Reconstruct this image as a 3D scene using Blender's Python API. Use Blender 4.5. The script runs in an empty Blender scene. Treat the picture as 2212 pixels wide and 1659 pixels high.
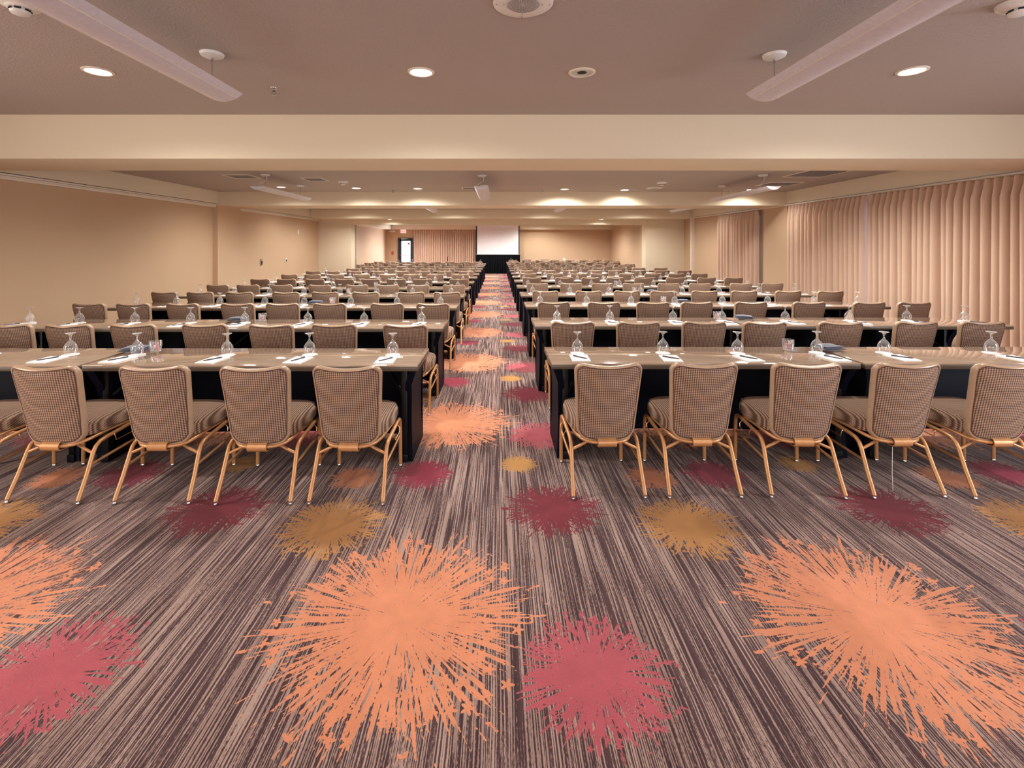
import bpy, bmesh, math, random
from mathutils import Vector

random.seed(7)
SC = bpy.context.scene
COL = SC.collection
PI = math.pi

# ------------------------------------------------------------------ camera
EYE = 1.65
cam_d = bpy.data.cameras.new('camera')
cam = bpy.data.objects.new('camera', cam_d)
COL.objects.link(cam)
cam.location = (0, 0, EYE)
cam.rotation_euler = (PI / 2, 0, 0)
cam_d.sensor_width = 36.0
cam_d.lens = 1044.0 / 2212.0 * 36.0
cam_d.shift_x = 29.0 / 2212.0
cam_d.shift_y = -300.5 / 2212.0
cam_d.clip_end = 200
SC.camera = cam

# ------------------------------------------------------------------ world, exposure
w = bpy.data.worlds.new('world')
SC.world = w
w.use_nodes = True
w.node_tree.nodes['Background'].inputs['Color'].default_value = (0.75, 0.85, 1.0, 1)
w.node_tree.nodes['Background'].inputs['Strength'].default_value = 1.0
vs = SC.view_settings
vs.view_transform = 'Standard'
vs.look = 'None'
vs.exposure = 0.0
vs.gamma = 1.0
vs.use_curve_mapping = False
SC.cycles.max_bounces = 6
SC.cycles.diffuse_bounces = 4
SC.cycles.glossy_bounces = 3
SC.cycles.transparent_max_bounces = 16
SC.cycles.use_adaptive_sampling = True
SC.cycles.adaptive_threshold = 0.03
SC.cycles.adaptive_min_samples = 16
SC.cycles.sample_clamp_indirect = 6.0
SC.cycles.caustics_reflective = False
SC.cycles.caustics_refractive = False


def area_light(name, loc, direction, sx, sy, power, color, spread=180):
    d = bpy.data.lights.new(name, 'AREA')
    d.shape = 'RECTANGLE'
    d.size = sx
    d.size_y = sy
    d.energy = power
    d.color = color
    d.spread = math.radians(spread)
    o = bpy.data.objects.new(name, d)
    COL.objects.link(o)
    o.location = loc
    o.rotation_euler = Vector(direction).to_track_quat('-Z', 'Z').to_euler()
    return o


DAY = (0.80, 0.89, 1.0)
WARM = (1.0, 0.98, 0.92)
# daylight through the side windows; the end panel is fill added behind the camera
area_light('daylight_curtain_side', (7.0, 1.0, 0.85), (-1, 0, 0), 6.0, 1.0, 440, DAY)
area_light('daylight_plain_side', (-6.8, 1.0, 0.85), (1, 0, 0), 6.0, 1.0, 330, (1.0, 0.93, 0.86))
area_light('end_fill', (0, -4.8, 1.25), (0, 1, -0.08), 11.0, 2.1, 270, (1.0, 0.98, 0.96))
area_light('daylight_door', (-5.1, 27.9, 1.1), (0, -1, -0.1), 0.8, 1.9, 110, DAY)

# ------------------------------------------------------------------ node helper
class NT:
    def __init__(self, name):
        self.mat = bpy.data.materials.new(name)
        self.mat.use_nodes = True
        self.t = self.mat.node_tree
        self.b = self.t.nodes['Principled BSDF']
        self.out = self.t.nodes['Material Output']

    def link(self, a, b):
        self.t.links.new(a, b)

    def put(self, sock, v):
        if isinstance(v, bpy.types.NodeSocket):
            self.link(v, sock)
        elif isinstance(v, (tuple, list)):
            sock.default_value = (*v, 1.0) if (len(v) == 3 and len(sock.default_value) == 4) else v
        else:
            sock.default_value = v

    def node(self, typ, **kw):
        n = self.t.nodes.new(typ)
        for k, v in kw.items():
            setattr(n, k, v)
        return n

    def m(self, op, a, b=None, c=None):
        n = self.node('ShaderNodeMath', operation=op)
        self.put(n.inputs[0], a)
        if b is not None:
            self.put(n.inputs[1], b)
        if c is not None:
            self.put(n.inputs[2], c)
        return n.outputs[0]

    def xyz(self, x, y, z=0.0):
        n = self.node('ShaderNodeCombineXYZ')
        self.put(n.inputs[0], x)
        self.put(n.inputs[1], y)
        self.put(n.inputs[2], z)
        return n.outputs[0]

    def coord(self, which='Object'):
        return self.node('ShaderNodeTexCoord').outputs[which]

    def sep(self, v):
        n = self.node('ShaderNodeSeparateXYZ')
        self.put(n.inputs[0], v)
        return n.outputs

    def noise(self, vec, scale=1.0, detail=2.0, rough=0.5):
        n = self.node('ShaderNodeTexNoise')
        self.put(n.inputs['Vector'], vec)
        n.inputs['Scale'].default_value = scale
        n.inputs['Detail'].default_value = detail
        n.inputs['Roughness'].default_value = rough
        return n.outputs['Fac']

    def mix(self, f, a, b):
        n = self.node('ShaderNodeMix', data_type='RGBA')
        self.put(n.inputs[0], f)
        self.put(n.inputs[6], a)
        self.put(n.inputs[7], b)
        return n.outputs[2]

    def step(self, v, lo, hi):
        n = self.node('ShaderNodeMapRange', interpolation_type='SMOOTHSTEP')
        self.put(n.inputs['Value'], v)
        self.put(n.inputs['From Min'], lo)
        self.put(n.inputs['From Max'], hi)
        return n.outputs['Result']

    def bump(self, h, strength=0.2, dist=0.01):
        n = self.node('ShaderNodeBump')
        self.put(n.inputs['Height'], h)
        n.inputs['Strength'].default_value = strength
        n.inputs['Distance'].default_value = dist
        self.link(n.outputs['Normal'], self.b.inputs['Normal'])

    def base(self, col=None, rough=None, metal=None, spec=None, sheen=None):
        if col is not None:
            self.put(self.b.inputs['Base Color'], col)
        if rough is not None:
            self.put(self.b.inputs['Roughness'], rough)
        if metal is not None:
            self.put(self.b.inputs['Metallic'], metal)
        if spec is not None:
            self.b.inputs['Specular IOR Level'].default_value = spec
        if sheen is not None:
            self.b.inputs['Sheen Weight'].default_value = sheen
        return self.mat


def lin(r, g, b):
    f = lambda c: (c / 255.0 / 12.92) if c <= 10 else ((c / 255.0 + 0.055) / 1.055) ** 2.4
    return (f(r), f(g), f(b))


def simple(name, col, rough=0.5, metal=0.0, spec=0.5, sheen=0.0, emit=None, estr=0.0):
    n = NT(name)
    c = n.coord('Object')
    v = n.noise(c, 40.0, 0.0)
    k = n.m('MULTIPLY_ADD', v, 0.16, 0.92)
    g = n.node('ShaderNodeMix', data_type='RGBA', blend_type='MULTIPLY')
    g.inputs[0].default_value = 1.0
    n.put(g.inputs[6], col)
    n.put(g.inputs[7], k)
    n.base(g.outputs[2], rough, metal, spec, sheen)
    if emit:
        n.put(n.b.inputs['Emission Color'], emit)
        n.b.inputs['Emission Strength'].default_value = estr
    return n.mat


M = {}


def plaster(name, col, bs=160.0, st=0.25, var=0.06):
    n = NT(name)
    c = n.coord('Object')
    f = n.noise(c, bs, 1.0)
    g = n.noise(c, 1.3, 2.0)
    c2 = tuple(x * (1 - var * 2) for x in col)
    n.base(n.mix(g, col, c2), 0.85, spec=0.25)
    n.bump(f, st, 0.004)
    return n.mat


M['ceiling'] = plaster('ceiling_texture_paint', lin(176, 165, 158), 75.0, 0.9, 0.02)
M['cream'] = plaster('cream_paint', lin(220, 205, 180), 130.0, 0.2, 0.015)
M['soffit'] = plaster('soffit_paint', lin(228, 214, 192), 130.0, 0.15, 0.015)


def wallcover():
    n = NT('tan_wallcovering')
    c = n.coord('Object')
    s = n.sep(c)
    weave = n.noise(n.xyz(n.m('MULTIPLY', s[0], 60.0), n.m('MULTIPLY', s[1], 60.0), n.m('MULTIPLY', s[2], 260.0)), 1.0, 2.0)
    big = n.noise(c, 0.9, 2.0)
    col = n.mix(big, lin(206, 176, 146), lin(198, 168, 138))
    col = n.mix(n.m('MULTIPLY', weave, 0.35), col, lin(182, 152, 122))
    n.base(col, 0.8, spec=0.3)
    return n.mat


M['wall'] = wallcover()


# ------------------------------------------------------------------ carpet
PX, PY = 2.10, 2.335
BLOOMS = [  # x, y, radius, spokes, voronoi scale, colour, core
    (-0.43, 2.14, 0.60, 30.0, 15.0, lin(224, 144, 106), 0.34),
    (0.37, 1.86, 0.31, 20.0, 30.0, lin(186, 88, 98), 0.42),
    (0.34, 3.02, 0.31, 20.0, 32.0, lin(126, 36, 50), 0.44),
    (1.12, 2.84, 0.32, 20.0, 32.0, lin(188, 132, 74), 0.44),
    (-0.55, 3.49, 0.24, 18.0, 36.0, lin(140, 38, 60), 0.46),
    (-1.02, 3.43, 0.18, 18.0, 42.0, lin(204, 126, 84), 0.42),
    (0.15, 3.64, 0.15, 16.0, 46.0, lin(196, 142, 78), 0.42),
]


def carpet():
    n = NT('striped_burst_carpet')
    c = n.coord('Object')
    s = n.sep(c)
    x, y = s[0], s[1]
    # wavering narrow stripes running down the room
    wob = n.noise(n.xyz(n.m('MULTIPLY', x, 9.0), n.m('MULTIPLY', y, 5.0)), 1.0, 1.0)
    xx = n.m('ADD', x, n.m('MULTIPLY', n.m('SUBTRACT', wob, 0.5), 0.006))
    fine = n.noise(n.xyz(n.m('MULTIPLY', xx, 155.0), n.m('MULTIPLY', y, 1.3)), 1.0, 1.0, 0.6)
    broad = n.noise(n.xyz(n.m('MULTIPLY', x, 16.0), n.m('MULTIPLY', y, 0.6), 3.7), 1.0, 1.0)
    jag = n.noise(n.xyz(n.m('MULTIPLY', x, 200.0), n.m('MULTIPLY', y, 70.0), 1.3), 1.0, 1.0)
    v = n.m('ADD', n.m('ADD', fine, n.m('MULTIPLY', n.m('SUBTRACT', broad, 0.5), 0.22)),
            n.m('MULTIPLY', n.m('SUBTRACT', jag, 0.5), 0.16))
    stripe = n.step(v, 0.475, 0.55)
    shade = n.noise(n.xyz(n.m('MULTIPLY', x, 26.0), n.m('MULTIPLY', y, 0.8), 9.1), 1.0, 1.0)
    light = n.mix(n.step(shade, 0.38, 0.62), lin(160, 130, 120), lin(180, 152, 140))
    dark = n.mix(n.step(shade, 0.3, 0.7), lin(62, 38, 42), lin(84, 56, 58))
    col = n.mix(stripe, dark, light)
    # the nearest burst (measured in its own radii) decides what is drawn at a point
    best = None
    for i, (bx, by, R, K, vsc, bc, core) in enumerate(BLOOMS):
        dx_ = n.m('WRAP', n.m('SUBTRACT', x, bx), PX / 2, -PX / 2)
        dy_ = n.m('WRAP', n.m('SUBTRACT', y, by), PY / 2, -PY / 2)
        r_ = n.m('SQRT', n.m('ADD', n.m('MULTIPLY', dx_, dx_), n.m('MULTIPLY', dy_, dy_)))
        rn_ = n.m('DIVIDE', r_, R)
        vals = (dx_, dy_, r_, K, vsc, core, 7.3 * i)
        if best is None:
            best, cur, bcol = rn_, list(vals), n.mix(0.0, bc, bc)
            continue
        sel = n.m('LESS_THAN', rn_, best)
        cur = [n.m('MULTIPLY_ADD', sel, n.m('SUBTRACT', b_, a_), a_) for a_, b_ in zip(cur, vals)]
        bcol = n.mix(sel, bcol, bc)
        best = n.m('MINIMUM', rn_, best)
    dx, dy, r, K, vsc, core, seed = cur
    rn = best
    inv = n.m('DIVIDE', K, n.m('ADD', r, 0.002))
    pol = n.noise(n.xyz(n.m('MULTIPLY', dx, inv), n.m('MULTIPLY_ADD', dy, inv, seed), n.m('MULTIPLY', rn, 2.6)), 1.0, 2.0, 0.55)
    iso = n.noise(n.xyz(n.m('MULTIPLY', dx, 62.0), n.m('MULTIPLY', dy, 62.0), seed), 1.0, 1.0)
    pol = n.m('ADD', pol, n.m('MULTIPLY', n.m('SUBTRACT', iso, 0.5), 0.20))
    ramp = n.step(rn, n.m('MULTIPLY', core, 0.4), n.m('MULTIPLY', core, 1.75))
    thr = n.m('ADD', n.m('MULTIPLY_ADD', ramp, 0.185, 0.285), n.m('MULTIPLY', n.step(rn, 0.7, 1.1), 0.20))
    m1 = n.step(n.m('SUBTRACT', pol, thr), -0.012, 0.012)
    # little star shaped tips scattered towards the rim
    vo = n.node('ShaderNodeTexVoronoi', feature='F1', voronoi_dimensions='2D')
    vc = n.xyz(n.m('MULTIPLY', n.m('ADD', dx, seed), vsc), n.m('MULTIPLY', dy, vsc))
    n.put(vo.inputs['Vector'], vc)
    vo.inputs['Scale'].default_value = 1.0
    sub = n.node('ShaderNodeVectorMath', operation='SUBTRACT')
    n.link(vc, sub.inputs[0])
    n.link(vo.outputs['Position'], sub.inputs[1])
    lv = n.sep(sub.outputs[0])
    ang = n.m('ARCTAN2', lv[1], lv[0])
    sz = n.m('MULTIPLY_ADD', n.m('COSINE', n.m('MULTIPLY', ang, 5.0)), 0.13, 0.30)
    m2 = n.step(n.m('SUBTRACT', sz, vo.outputs['Distance']), -0.02, 0.02)
    cs = n.node('ShaderNodeSeparateColor')
    n.link(vo.outputs['Color'], cs.inputs[0])
    keep = n.m('GREATER_THAN', cs.outputs[0], n.m('MULTIPLY_ADD', n.step(rn, 0.6, 1.12), 0.80, 0.18))
    lim = n.m('LESS_THAN', rn, 1.10)
    mask = n.m('MULTIPLY', n.m('MAXIMUM', m1, n.m('MULTIPLY', m2, keep)), lim)
    tone = n.noise(n.xyz(n.m('MULTIPLY', dx, 12.0), n.m('MULTIPLY', dy, 12.0), seed), 1.0, 1.0)
    dim = n.node('ShaderNodeMix', data_type='RGBA', blend_type='MULTIPLY')
    dim.inputs[0].default_value = 1.0
    n.link(bcol, dim.inputs[6])
    n.put(dim.inputs[7], n.m('MULTIPLY_ADD', tone, -0.26, 1.12))
    col = n.mix(mask, col, dim.outputs[2])
    pile = n.noise(c, 420.0, 0.0)
    mul = n.node('ShaderNodeMix', data_type='RGBA', blend_type='MULTIPLY')
    mul.inputs[0].default_value = 1.0
    n.put(mul.inputs[6], col)
    n.put(mul.inputs[7], n.m('MULTIPLY_ADD', pile, 0.5, 0.75))
    n.base(mul.outputs[2], 0.95, spec=0.1, sheen=0.15)
    n.bump(pile, 0.5, 0.006)
    return n.mat


M['carpet'] = carpet()


def chair_fabric(name, axis):
    n = NT(name)
    c = n.coord('Object')
    s = n.sep(c)
    k = 2 * PI / 0.027
    h = n.m('MULTIPLY', s[2] if axis == 2 else n.m('ADD', s[1], s[2]), 1.15)
    a = n.m('SINE', n.m('MULTIPLY', n.m('ADD', s[0], h), k))
    b = n.m('SINE', n.m('MULTIPLY', n.m('SUBTRACT', s[0], h), k))
    v = n.m('MULTIPLY', a, b)
    f = n.step(v, -0.3, 0.5)
    col = n.mix(f, lin(88, 63, 51), lin(184, 155, 134))
    n.base(col, 0.85, spec=0.15)
    n.bump(v, 0.3, 0.001)
    return n.mat


M['fabric'] = chair_fabric('taupe_woven_back_upholstery', 2)
M['seat_fabric'] = chair_fabric('taupe_woven_seat_upholstery', 1)
M['rim'] = simple('tan_back_rim', lin(178, 148, 122), 0.34, 0.1)
M['piping'] = simple('dark_brown_piping', lin(84, 56, 46), 0.8)
M['metal'] = simple('copper_tan_metal', lin(200, 146, 98), 0.36, 0.35)
M['chrome'] = simple('chrome', (0.75, 0.75, 0.77), 0.15, 1.0)
M['wire'] = simple('brass_wire', lin(225, 180, 130), 0.25, 0.9)


def laminate():
    n = NT('brown_laminate_tabletop')
    c = n.coord('Object')
    s = n.sep(c)
    g = n.noise(n.xyz(n.m('MULTIPLY', s[0], 2.2), n.m('MULTIPLY', s[1], 34.0), n.m('MULTIPLY', s[2], 10.0)), 1.0, 4.0, 0.65)
    col = n.mix(g, lin(138, 116, 98), lin(196, 172, 150))
    sm = n.noise(c, 6.0, 3.0)
    n.base(col, n.m('MULTIPLY_ADD', sm, 0.06, 0.03), spec=0.75)
    n.b.inputs['Coat Weight'].default_value = 1.0
    n.b.inputs['Coat Roughness'].default_value = 0.03
    n.bump(sm, 0.02, 0.02)
    return n.mat


M['laminate'] = laminate()
M['edge'] = simple('dark_table_edge', lin(92, 80, 68), 0.35)
M['black_cloth'] = simple('black_stretch_cloth', lin(4, 8, 24), 0.55, 0, 0.12)
M['black_metal'] = simple('black_steel', lin(12, 12, 14), 0.4, 0, 0.3)
M['paper'] = simple('white_paper', lin(244, 243, 240), 0.7)
M['pen'] = simple('grey_pen', lin(88, 80, 88), 0.3)
M['pen_tip'] = simple('maroon_pen_cap', lin(110, 30, 40), 0.3)
M['napkin'] = simple('slate_blue_napkin', lin(62, 66, 88), 0.85, sheen=0.3)
M['porcelain'] = simple('white_porcelain', lin(238, 238, 240), 0.15)
M['pink'] = simple('pink_sweet', lin(238, 150, 158), 0.35)
M['sweet'] = simple('white_sweet', lin(245, 232, 230), 0.35)
M['white'] = simple('white_plastic', lin(226, 222, 216), 0.45)
M['pendant'] = simple('pale_lilac_enamel', lin(206, 200, 206), 0.38)
M['ivory'] = simple('ivory_trim', lin(226, 214, 198), 0.5)
M['grey'] = simple('grey_grille', lin(120, 116, 118), 0.55)
M['dark'] = simple('dark_void', lin(30, 28, 28), 0.7)
M['steel'] = simple('brushed_steel', (0.55, 0.55, 0.56), 0.25, 1.0)
M['screen'] = simple('projection_fabric', lin(236, 232, 236), 0.8)
M['frame'] = simple('navy_door_paint', lin(44, 52, 62), 0.45)
M['red'] = simple('red_plastic', lin(178, 34, 36), 0.4)
M['skirt'] = simple('black_drape', lin(13, 15, 20), 0.75, 0, 0.15)
M['lamp'] = simple('lit_lamp', (1, 1, 1), 0.5, emit=(1.0, 0.92, 0.82), estr=14.0)
M['daylight'] = simple('bright_daylit_pane', (1, 1, 1), 0.2, emit=(0.90, 0.96, 1.0), estr=2.2)
M['blue_day'] = simple('bluish_daylit_pane', (0.6, 0.7, 1), 0.2, emit=(0.42, 0.58, 1.0), estr=1.6)
M['exit_glow'] = simple('lit_sign_face', (1, 0.9, 0.9), 0.4, emit=(1.0, 0.86, 0.84), estr=0.45)
M['exit_red'] = simple('lit_red_letters', (0.9, 0.05, 0.05), 0.4, emit=(1.0, 0.06, 0.06), estr=1.5)


def curtain_mat():
    n = NT('rose_beige_drapery')
    c = n.coord('Object')
    f = n.noise(c, 380.0, 2.0)
    g = n.noise(c, 2.0, 2.0)
    n.base(n.mix(g, lin(214, 184, 162), lin(204, 172, 150)), 0.8, spec=0.2, sheen=0.3)
    return n.mat


M['curtain'] = curtain_mat()


def glass_mat(name, tint=(0.95, 0.96, 0.98), base=0.09, power=0.9):
    n = NT(name)
    n.t.nodes.remove(n.b)
    tr = n.node('ShaderNodeBsdfTransparent')
    tr.inputs[0].default_value = (*tint, 1)
    gl = n.node('ShaderNodeBsdfGlossy')
    gl.inputs['Roughness'].default_value = 0.03
    gl.inputs['Color'].default_value = (1, 1, 1, 1)
    lw = n.node('ShaderNodeLayerWeight')
    lw.inputs[0].default_value = 0.35
    f = n.m('MULTIPLY_ADD', n.m('POWER', lw.outputs['Facing'], 1.6), power, base)
    mx = n.node('ShaderNodeMixShader')
    n.link(f, mx.inputs[0])
    n.link(tr.outputs[0], mx.inputs[1])
    n.link(gl.outputs[0], mx.inputs[2])
    df = n.node('ShaderNodeBsdfDiffuse')  # white diffuse towards the edges stands in for bright reflections
    df.inputs['Color'].default_value = (0.95, 0.96, 0.97, 1)
    m2 = n.node('ShaderNodeMixShader')
    n.link(n.m('MULTIPLY_ADD', n.m('POWER', lw.outputs['Facing'], 2.5), 0.42, 0.03), m2.inputs[0])
    n.link(mx.outputs[0], m2.inputs[1])
    n.link(df.outputs[0], m2.inputs[2])
    n.link(m2.outputs[0], n.out.inputs['Surface'])
    return n.mat


M['glass'] = glass_mat('clear_glass')


# ------------------------------------------------------------------ mesh helpers
class MB:
    def __init__(self):
        self.v, self.f, self.mi = [], [], []
        self.mats = []
        self.smooth = []

    def mat(self, m):
        if m not in self.mats:
            self.mats.append(m)
        return self.mats.index(m)

    def add(self, vs, fs, m='white', smooth=True):
        o = len(self.v)
        k = self.mat(m)
        self.v += [tuple(p) for p in vs]
        for q in fs:
            self.f.append(tuple(i + o for i in q))
            self.mi.append(k)
            self.smooth.append(smooth)
        return self

    def box(self, c, s, m='white', b=0.0):
        bm = bmesh.new()
        bmesh.ops.create_cube(bm, size=1.0)
        for v in bm.verts:
            v.co = Vector((c[0] + v.co.x * s[0], c[1] + v.co.y * s[1], c[2] + v.co.z * s[2]))
        if b > 0:
            bmesh.ops.bevel(bm, geom=list(bm.edges), offset=b, segments=2, affect='EDGES', profile=0.6)
        bm.verts.index_update()
        self.add([v.co[:] for v in bm.verts], [[v.index for v in f.verts] for f in bm.faces], m, False)
        bm.free()
        return self

    def tube(self, pts, r, m='white', n=8, closed=False, square=False, ry=None):
        """swept tube; r radius or per point list; ry = second half-size for elliptical section"""
        pts = [Vector(p) for p in pts]
        N = len(pts)
        rs = r if isinstance(r, (list, tuple)) else [r] * N
        vs, fs = [], []
        prev = None
        for i, p in enumerate(pts):
            if closed:
                t = pts[(i + 1) % N] - pts[i - 1]
            else:
                t = pts[min(i + 1, N - 1)] - pts[max(i - 1, 0)]
            t.normalize()
            if prev is None:
                up = Vector((1, 0, 0)) if abs(t.x) < 0.8 else Vector((0, 1, 0))
                a = (up - t * up.dot(t)).normalized()
            else:
                a = (prev - t * prev.dot(t)).normalized()
            prev = a
            b = t.cross(a)
            for j in range(n):
                th = 2 * PI * (j + (0.5 if square else 0)) / n
                ca, sa = math.cos(th), math.sin(th)
                if square:
                    q = (abs(ca) ** 6 + abs(sa) ** 6) ** (-1 / 6)
                    ca, sa = ca * q, sa * q
                vs.append(p + a * (ca * rs[i]) + b * (sa * (ry if ry else rs[i])))
        M_ = N if closed else N - 1
        for i in range(M_):
            i2 = (i + 1) % N
            for j in range(n):
                j2 = (j + 1) % n
                fs.append((i * n + j, i * n + j2, i2 * n + j2, i2 * n + j))
        if not closed:
            fs.append(tuple(range(n - 1, -1, -1)))
            fs.append(tuple((N - 1) * n + j for j in range(n)))
        return self.add(vs, fs, m)

    def lathe(self, prof, c=(0, 0, 0), n=20, m='white', cap0=False, cap1=False):
        vs, fs = [], []
        for (r, z) in prof:
            for j in range(n):
                th = 2 * PI * j / n
                vs.append((c[0] + r * math.cos(th), c[1] + r * math.sin(th), c[2] + z))
        for i in range(len(prof) - 1):
            for j in range(n):
                j2 = (j + 1) % n
                fs.append((i * n + j, i * n + j2, (i + 1) * n + j2, (i + 1) * n + j))
        if cap0:
            fs.append(tuple(range(n - 1, -1, -1)))
        if cap1:
            fs.append(tuple((len(prof) - 1) * n + j for j in range(n)))
        return self.add(vs, fs, m)

    def rings(self, loops, m='white', cap0=True, cap1=True):
        n = len(loops[0])
        vs, fs = [], []
        for lp in loops:
            vs += lp
        for i in range(len(loops) - 1):
            for j in range(n):
                j2 = (j + 1) % n
                fs.append((i * n + j, i * n + j2, (i + 1) * n + j2, (i + 1) * n + j))
        if cap0:
            fs.append(tuple(range(n - 1, -1, -1)))
        if cap1:
            fs.append(tuple((len(loops) - 1) * n + j for j in range(n)))
        return self.add(vs, fs, m)

    def merge(self, other):
        o = len(self.v)
        self.v += other.v
        mp = [self.mat(x) for x in other.mats]
        for f, k, s in zip(other.f, other.mi, other.smooth):
            self.f.append(tuple(i + o for i in f))
            self.mi.append(mp[k])
            self.smooth.append(s)
        return self

    def mesh(self, name, sharp=40):
        me = bpy.data.meshes.new(name)
        me.from_pydata(self.v, [], self.f)
        for x in self.mats:
            me.materials.append(M[x])
        me.polygons.foreach_set('material_index', self.mi)
        me.polygons.foreach_set('use_smooth', [True] * len(self.f))
        me.update()
        me.set_sharp_from_angle(angle=math.radians(sharp))
        return me


def obj(name, me, parent=None, loc=(0, 0, 0), rot=(0, 0, 0)):
    if isinstance(me, MB):
        me = me.mesh(name)
    o = bpy.data.objects.new(name, me)
    COL.objects.link(o)
    o.location = loc
    o.rotation_euler = rot
    if parent:
        o.parent = parent
    return o


def tag(o, label, cat, group=None, kind=None):
    o['label'] = label
    if cat:
        o['category'] = cat
    if group:
        o['group'] = group
    if kind:
        o['kind'] = kind
    return o


def thing(name, label, cat, loc=(0, 0, 0), rz=0.0, group=None):
    o = obj(name, None, None, loc, (0, 0, rz))
    o.empty_display_size = 0.1
    return tag(o, label, cat, group)


def copy_tree(root, loc, rz, label, group=None):
    r = root.copy()
    COL.objects.link(r)
    r.location = loc
    r.rotation_euler = (0, 0, rz)
    r['label'] = label
    if group:
        r['group'] = group
    for ch in list(root.children):
        c = ch.copy()
        COL.objects.link(c)
        c.parent = r
        for g in list(ch.children):
            d = g.copy()
            COL.objects.link(d)
            d.parent = c
    return r


def struct(name, mb, label, loc=(0, 0, 0), parent=None):
    o = obj(name, mb, parent, loc)
    if not parent:
        tag(o, label, None, None, 'structure')
    return o


ORD = ['first', 'second', 'third', 'fourth', 'fifth', 'sixth', 'seventh', 'eighth', 'ninth', 'tenth',
       'eleventh', 'twelfth', 'thirteenth', 'fourteenth']
SIDE = {'R': 'curtain side', 'L': 'exit-door side'}

# ------------------------------------------------------------------ the room
XL, XR = -6.9, 7.1
ZB, ZC1, ZC2 = 2.61, 3.10, 2.946
Y0 = -5.0
B1, B1E = 5.38, 6.25
B2, B2E = 11.77, 12.8
B3, WING, WINGE = 17.5, 18.5, 19.0
OPEN, ZHEAD = 5.63, 2.43
FX, FY, ZF = 6.56, 28.3, 2.95

struct('floor', MB().box((0, 12, -0.1), (20, 36, 0.2), 'carpet'), 'striped plum carpet with orange, red and gold bursts')
mb = MB().box((0, (Y0 + B1) / 2, ZC1 + 0.1), (16, B1 - Y0, 0.2), 'ceiling')
struct('ceiling', mb, 'textured ceiling over the front of the hall')
mb = MB().box((0, (B1E + B2) / 2, ZC2 + 0.1), (16, B2 - B1E, 0.2), 'ceiling')
struct('ceiling', mb, 'textured ceiling between the first and second beams')
mb = MB().box((0, (B2E + B3) / 2, ZC2 + 0.1), (16, B3 - B2E, 0.2), 'ceiling')
struct('ceiling', mb, 'textured ceiling between the second and third beams')
mb = MB().box((0, (WING + FY) / 2 + 0.3, ZF + 0.1), (16, FY - WING + 0.6, 0.2), 'ceiling')
struct('ceiling', mb, 'textured ceiling of the far section')
for i, (a, b) in enumerate(((B1, B1E), (B2, B2E), (B3, WING))):
    mb = MB().box((0, (a + b) / 2, (ZB + 3.3) / 2), (16, b - a, 3.3 - ZB), 'cream', 0.006)
    struct('ceiling_beam', mb, ['deep cream beam nearest the camera spanning the hall', 'middle cream beam spanning the hall',
                                'cream beam just before the wide opening'][i])
# side walls
mb = MB().box((XL - 0.15, (Y0 + WING) / 2, 1.6), (0.3, WING - Y0, 3.4), 'wall')
struct('wall_left', mb, 'tan wallcovered wall on the exit-door side')
mb = MB().box((XR + 0.15, (Y0 + WING) / 2, 1.6), (0.3, WING - Y0, 3.4), 'wall')
struct('wall_right', mb, 'tan wall behind the drapes')
mb = MB().box((0, Y0 - 0.15, 1.6), (14.6, 0.3, 3.4), 'wall')
struct('wall_rear', mb, 'tan wall behind the camera')
# pilasters under the middle beam
struct('pilaster', MB().box((XL + 0.06, (B2 + B2E) / 2 - 0.1, ZB / 2), (0.12, B2E - B2, ZB), 'wall'), 'tan wall pilaster under the middle beam by the wall plates')
struct('pilaster', MB().box((XR - 0.04, (B2 + B2E) / 2, ZB / 2), (0.08, B2E - B2, ZB), 'wall'), 'tan wall pilaster between the two drapes')
# soffit bands above the walls
for (x, sgn, nm, zc) in ((XL, 1, 'exit-door side', ZC2), (XR, -1, 'curtain side', ZC2)):
    for (a, b, w_) in ((B1E, B2, 'between the first two beams'), (B2E, B3, 'between the second and third beams')):
        mb = MB().box((x + sgn * 0.02, (a + b) / 2, (ZB + 0.04 + zc) / 2), (0.12, b - a, zc - ZB - 0.04), 'soffit')
        struct('soffit', mb, 'pale soffit band over the %s wall %s' % (nm, w_))
# wall-top rail on the plain side, curtain track on the other
mb = MB()
for k, (zz, dd) in enumerate(((2.625, 0.10), (2.595, 0.085), (2.57, 0.07))):
    mb.box((XL + dd / 2, (B1E + WING) / 2, zz), (dd, WING - B1E, 0.026), 'ivory', 0.005)
struct('trim_1', mb, 'stepped ivory moulding along the top of the plain wall')
mb = MB().box((XR - 0.10, (4.6 + B3) / 2, ZB + 0.005), (0.05, B3 - 4.6, 0.035), 'ivory', 0.006)
struct('trim_2', mb, 'white curtain track along the top of the curtained wall')
# wing walls and header of the opening
for s in (-1, 1):
    x0, x1 = OPEN, 8.0
    mb = MB().box((s * (x0 + x1) / 2, (WING + WINGE) / 2, 1.6), (x1 - x0, WINGE - WING, 3.4), 'cream', 0.004)
    struct('wall_wing', mb, 'cream wing wall at the opening on the %s' % SIDE['L' if s < 0 else 'R'])
    mb = MB().box((s * (6.99 if s < 0 else 7.06), B3 + 0.06, ZB / 2), (0.16, 0.12, ZB), 'ivory', 0.006)
    struct('trim_3', mb, 'ivory corner post at the end of the %s wall' % ('plain' if s < 0 else 'curtained'))
mb = MB().box((0, (WING + WINGE) / 2, (ZHEAD + 3.3) / 2), (2 * OPEN, WINGE - WING, 3.3 - ZHEAD), 'cream', 0.004)
struct('header', mb, 'cream header over the wide opening')
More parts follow.
